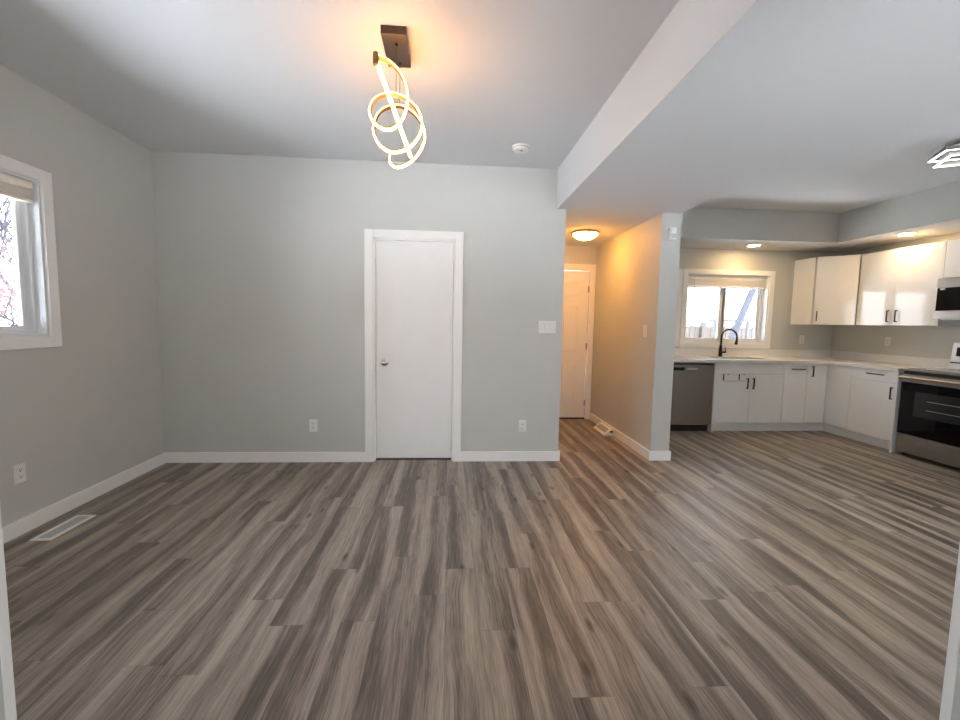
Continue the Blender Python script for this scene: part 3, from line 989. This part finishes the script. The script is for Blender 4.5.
# faucet
fc = thing('kitchen_faucet', 'black gooseneck pull-down faucet behind the sink', 'faucet', (3.715, 5.76, CT1))
bxp, byp = 3.715, 5.76
MB().lathe([(0.03, CT1), (0.03, CT1 + 0.008), (0.025, CT1 + 0.012), (0.022, CT1 + 0.09), (0.015, CT1 + 0.15), (0.0125, CT1 + 0.16)], (bxp, byp, 0), 'Z', 24).build(
    'body', BRONZE, fc, smooth=True)
dirv = Vector((0.45, -0.89, 0)).normalized()
R_, zc_ = 0.105, 1.185
pts = [Vector((bxp, byp, CT1 + 0.15)), Vector((bxp, byp, 1.12))]
for k in range(0, 19):
    a = math.pi - k * math.radians(190) / 18
    pts.append(Vector((bxp, byp, zc_)) + dirv * (R_ + R_ * math.cos(a)) + Vector((0, 0, R_ * math.sin(a))))
MB().tube(pts, 0.0115, 14).build('spout', BRONZE, fc, smooth=True)
e0 = pts[-1]
dn = (pts[-1] - pts[-2]).normalized()
MB().tube([e0 - dn * 0.01, e0 + dn * 0.03, e0 + dn * 0.06, e0 + dn * 0.075], [0.013, 0.016, 0.021, 0.02], 16).build('spray_head', BRONZE, fc, smooth=True)
MB().tube([(bxp + 0.012, byp - 0.01, CT1 + 0.06), (bxp + 0.062, byp - 0.02, CT1 + 0.062)], 0.013, 12).build('lever_hub', BRONZE, fc, smooth=True)
MB().tube([(bxp + 0.058, byp - 0.02, CT1 + 0.06), (bxp + 0.04, byp - 0.035, CT1 + 0.13)], [0.007, 0.005], 10).build('lever', BRONZE, fc, smooth=True)

# ------------------------------------------------------------------ range
RY0, RY1 = 3.555, 4.315
rg = thing('range', 'stainless electric range with black glass oven door', 'range', (5.1, 3.93, 0))
bx(4.86, 5.40, RY0, RY1, 0.03, 0.9).build('body', GREYPAINT, rg)
ct = bx(4.8, 5.42, RY0, RY1, 0.9, 0.922).build('cooktop', STEELH, rg, bevel=0.004)
bx(4.84, 5.34, RY0 + 0.02, RY1 - 0.02, 0.9222, 0.926).build('glass_top', BLACKGLASS, ct)
for (x, y, r) in ((4.97, 3.75, 0.1), (4.97, 4.12, 0.08), (5.22, 3.75, 0.08), (5.22, 4.12, 0.1)):
    mb = MB()
    mb.lathe([(r, 0.9261), (r, 0.9264), (r - 0.004, 0.9264)], (x, y, 0), 'Z', 32)
    mb.build('burner_mark', PLASTIC_GREY, ct)
bx(4.83, 4.86, RY0 + 0.003, RY1 - 0.003, 0.865, 0.9).build('front_trim', BLACKPLASTIC, rg)
od = bx(4.81, 4.855, RY0 + 0.004, RY1 - 0.004, 0.235, 0.862).build('oven_door', BLACKGLASS, rg, bevel=0.003)
bx(4.804, 4.812, RY0 + 0.004, RY1 - 0.004, 0.782, 0.862).build('door_band', STEELH, od, bevel=0.002)
bx(4.807, 4.8105, RY0 + 0.15, RY1 - 0.15, 0.44, 0.695).build('oven_window', OVENGLASS, od, bevel=0.001)
mb = MB()
for z in (0.52, 0.61):
    mb.tube([(4.8062, RY0 + 0.16, z), (4.8062, RY1 - 0.27, z)], 0.0022, 6)
mb.build('rack_line', GREYPAINT, od)
mb = MB()
mb.tube([(4.765, RY0 + 0.03, 0.832), (4.765, RY1 - 0.02, 0.832)], 0.014, 14)
hb = mb.build('handle', STEELH, od, smooth=True)
for y in (RY0 + 0.05, RY1 - 0.04):
    bx(4.765, 4.806, y - 0.012, y + 0.012, 0.822, 0.842).build('standoff', STEELH, hb)
bx(4.815, 4.86, RY0 + 0.004, RY1 - 0.004, 0.035, 0.228).build('storage_drawer', STEELH, rg, bevel=0.003)
bgd = MB().prism([(5.34, 0.922), (5.42, 0.922), (5.42, 1.2), (5.365, 1.2)], 'Y', RY0, RY1).build('backguard', mat('white_backguard', (0.7, 0.7, 0.72), 0.3, 0.2, noise=0.01), rg, bevel=0.004)
MB().prism([(5.350, 1.06), (5.3528, 1.06), (5.3615, 1.155), (5.3587, 1.155)], 'Y', RY0 + 0.2, RY1 - 0.045).build('control_panel', BLACKGLASS, bgd)
bx(5.337, 5.346, RY0 + 0.02, RY1 - 0.01, 0.985, 0.998).build('vent_slot', SLOT, bgd)
for k in range(2):
    MB().lathe([(0.02, 0.0), (0.018, -0.022), (0.002, -0.024)], (5.352, RY0 + 0.06 + 0.07 * k, 1.11), 'X', 20).build('knob', STEELH, bgd)
for (x, y) in ((4.86, RY1 - 0.04), (4.86, RY0 + 0.04), (5.35, RY1 - 0.04), (5.35, RY0 + 0.04)):
    MB().lathe([(0.018, 0), (0.018, 0.01), (0.008, 0.012), (0.008, 0.04)], (x + 0.02, y, 0), 'Z', 12).build('foot', BLACKPLASTIC, rg)

# ------------------------------------------------------------------ wall cabinets
U0, U1 = 1.375, 2.252
uc = thing('corner_wall_cabinet', 'white corner wall cabinet with diagonal door right of the window', 'wall cabinet', (5.1, 5.55, U0))
C = [(4.775, YK - 0.002), (4.775, 5.50), (5.11, 5.215), (XR - 0.002, 5.215), (XR - 0.002, YK - 0.002)]
MB().prism([(4.793, YK - 0.002), (4.793, 5.512), (5.118, 5.236), (XR - 0.002, 5.236), (XR - 0.002, YK - 0.002)], 'Z', U0 + 0.002, U1 - 0.002).build('body', CARCASS, uc)
bx(4.775, 4.793, 5.515, YK - 0.002, U0, U1).build('side_panel', GLOSS, uc, bevel=0.001)
p, q = Vector((4.779, 5.497, 0)), Vector((5.106, 5.219, 0))
ang = math.atan2(q.y - p.y, q.x - p.x)
Rz = Matrix.Rotation(ang, 3, 'Z')
mid = (p + q) / 2
nrm = Vector((math.sin(ang), -math.cos(ang), 0))
ln = (q - p).length
du = MB().obox(mid + nrm * 0.004 + Vector((0, 0, (U0 + U1) / 2)), ln - 0.006, 0.02, U1 - U0 - 0.003, Rz).build('door', GLOSS, uc, bevel=0.0015)
e = (q - p).normalized()
hc = p + e * 0.04 + nrm * 0.014
mb = MB()
for z in (U0 + 0.05, U0 + 0.17):
    mb.obox(hc + nrm * 0.015 + Vector((0, 0, z)), 0.012, 0.03, 0.011, Rz)
mb.obox(hc + nrm * 0.0245 + Vector((0, 0, U0 + 0.11)), 0.012, 0.011, 0.131, Rz)
mb.build('handle', BLACKMETAL, du, bevel=0.0015)['label'] = 'black square bar pull'

ud = thing('double_wall_cabinet', 'glossy white double-door wall cabinet left of the microwave', 'wall cabinet', (5.27, 4.74, U0))
bx(5.132, XR - 0.002, 4.292, 5.208, U0 + 0.002, U1 - 0.002).build('body', CARCASS, ud)
a = front(ud, 'door', 'X', 5.11, 4.752, 5.21, U0, U1)
pull(a, 'X', 5.11, -1, 4.797, 4.809, U0 + 0.04, U0 + 0.175)
a = front(ud, 'door', 'X', 5.11, 4.292, 4.752, U0, U1)
pull(a, 'X', 5.11, -1, 4.70, 4.712, U0 + 0.04, U0 + 0.175)
bx(5.108, XR - 0.002, 4.272, 4.289, U0, U1).build('end_panel', GLOSS, ud, bevel=0.001)

um = thing('bridge_wall_cabinet', 'short white wall cabinet above the microwave', 'wall cabinet', (5.27, 3.88, 1.865))
bx(5.132, XR - 0.002, 3.502, 4.268, 1.87, U1 - 0.002).build('body', CARCASS, um)
front(um, 'door', 'X', 5.11, 3.885, 4.27, 1.868, U1)
front(um, 'door', 'X', 5.11, 3.5, 3.885, 1.868, U1)

mw = thing('microwave', 'stainless over-range microwave with black glass door', 'microwave', (5.24, 3.885, 1.44))
MY0, MY1 = 3.505, 4.265
bx(5.075, XR - 0.003, MY0, MY1, 1.445, 1.864).build('body', GREYPAINT, mw)
bx(5.045, 5.075, MY0, MY1, 1.765, 1.862).build('vent_band', STEELH, mw, bevel=0.003)
md = bx(5.05, 5.075, MY0 + 0.2, MY1 - 0.003, 1.53, 1.763).build('door', BLACKGLASS, mw, bevel=0.002)
bx(5.0475, 5.0505, MY1 - 0.075, MY1 - 0.03, 1.742, 1.762).build('badge', PLASTIC, md)
bx(5.04, 5.075, MY0, MY1 + 0.004, 1.447, 1.528).build('bottom_band', STEELH, mw, bevel=0.003)
kp = bx(5.05, 5.075, MY0, MY0 + 0.197, 1.53, 1.763).build('control_panel', BLACKGLASS, mw, bevel=0.002)
MB().tube([(5.03, MY0 + 0.22, 1.54), (5.03, MY0 + 0.22, 1.755)], 0.009, 10).build('handle', STEELH, md, smooth=True)
bx(5.09, XR - 0.01, MY0 + 0.03, MY1 - 0.03, 1.435, 1.446).build('grease_filter', GREYPAINT, mw)

# ------------------------------------------------------------------ outdoors
structure(bx(-20, 25, -12, 30, -0.75, -0.6).build('snow_ground', SNOW))

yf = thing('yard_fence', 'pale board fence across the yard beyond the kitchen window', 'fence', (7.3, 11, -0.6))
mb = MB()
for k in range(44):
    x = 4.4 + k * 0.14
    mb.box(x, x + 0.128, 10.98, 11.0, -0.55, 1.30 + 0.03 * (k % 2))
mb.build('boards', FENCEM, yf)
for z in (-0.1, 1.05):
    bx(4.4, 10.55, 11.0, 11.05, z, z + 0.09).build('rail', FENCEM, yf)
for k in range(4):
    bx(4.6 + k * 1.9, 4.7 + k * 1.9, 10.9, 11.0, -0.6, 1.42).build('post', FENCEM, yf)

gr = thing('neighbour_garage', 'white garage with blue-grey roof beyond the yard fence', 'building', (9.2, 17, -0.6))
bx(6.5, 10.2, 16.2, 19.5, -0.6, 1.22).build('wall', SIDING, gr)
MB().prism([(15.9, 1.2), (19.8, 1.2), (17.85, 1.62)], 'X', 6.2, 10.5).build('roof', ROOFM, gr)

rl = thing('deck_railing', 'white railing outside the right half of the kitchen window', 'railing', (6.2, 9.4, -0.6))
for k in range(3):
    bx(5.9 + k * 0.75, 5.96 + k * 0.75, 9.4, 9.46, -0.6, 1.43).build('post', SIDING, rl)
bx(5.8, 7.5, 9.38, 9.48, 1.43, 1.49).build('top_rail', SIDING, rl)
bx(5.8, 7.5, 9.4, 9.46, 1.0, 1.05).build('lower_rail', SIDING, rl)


def tree(name, label, root, lean, height, r0, depth, material, seedv, berries=None, spread=0.5, more=0, forks=(2, 3, 4)):
    rnd = random.Random(seedv)
    t = thing(name, label, 'tree', root)
    trunk, twigs = MB(), MB()
    tips = []

    def grow(p, d, length, r, lev):
        n = 4
        pts, rad = [p], [r]
        for k in range(n):
            d = (d + Vector((rnd.uniform(-1, 1), rnd.uniform(-1, 1), rnd.uniform(-0.5, 0.7))) * (0.05 if lev == depth else 0.13)).normalized()
            p = p + d * length / n
            pts.append(p)
            rad.append(r * (1 - 0.45 * (k + 1) / n))
        (trunk if lev == depth else twigs).tube(pts, rad, 8 if lev == depth else 5)
        if lev == 0:
            tips.append(p)
            return
        for k in range(rnd.choice((3, 4)) + more):
            at = pts[rnd.choice(forks)]
            nd = (d + Vector((rnd.uniform(-1, 1), rnd.uniform(-1, 1), rnd.uniform(-0.6, 0.8))) * spread * 1.5).normalized()
            grow(at, nd, length * rnd.uniform(0.55, 0.8), max(rad[-1] * 0.7, 0.009), lev - 1)

    grow(Vector(root), Vector(lean).normalized(), height, r0, depth)
    trunk.build('trunk', material, t)
    twigs.build('branches', material, t)
    if berries:
        mb = MB()
        for c in berries:
            for k in range(70):
                p = Vector(c) + Vector((rnd.gauss(0, 0.12), rnd.gauss(0, 0.12), rnd.gauss(0, 0.1)))
                bmesh.ops.create_icosphere(mb.bm, subdivisions=1, radius=0.02, matrix=Matrix.Translation(p))
        b_ = mb.build('berries', BERRY, t)
        b_['kind'] = 'stuff'
        b_['label'] = 'red berry clusters'
    return t


tree('leaning_tree', 'leaning pale tree trunk outside the kitchen window', (5.30, 9.0, -0.6), (0.44, 0.0, 1.0), 4.2, 0.10, 2, BARK, 5, forks=(3, 4))
tree('berry_tree', 'bare branching tree with red berries outside the side window', (-5.9, 6.6, -0.6), (0.05, 0.02, 1), 2.0, 0.08, 4, BARK2, 11,
     berries=[(-5.9, 6.3, 1.65), (-5.7, 6.0, 1.45), (-6.3, 6.5, 2.2)], spread=0.62, more=2)
tree('branching_tree', 'bare grey tree standing behind the berry tree', (-8.2, 7.6, -0.6), (0.0, 0.05, 1), 2.4, 0.1, 4, BARK2, 23, spread=0.6)
tag(MB().tube([(6.18, 17.84, 1.63), (8.0, 15.8, 1.86), (9.1, 14.6, 2.25), (12, 12.5, 3.0)], 0.012, 6).build('overhead_wire', WIREM), 'thin overhead wire crossing the sky outside the kitchen window', 'wire')

# ------------------------------------------------------------------ done
bpy.context.view_layer.update()
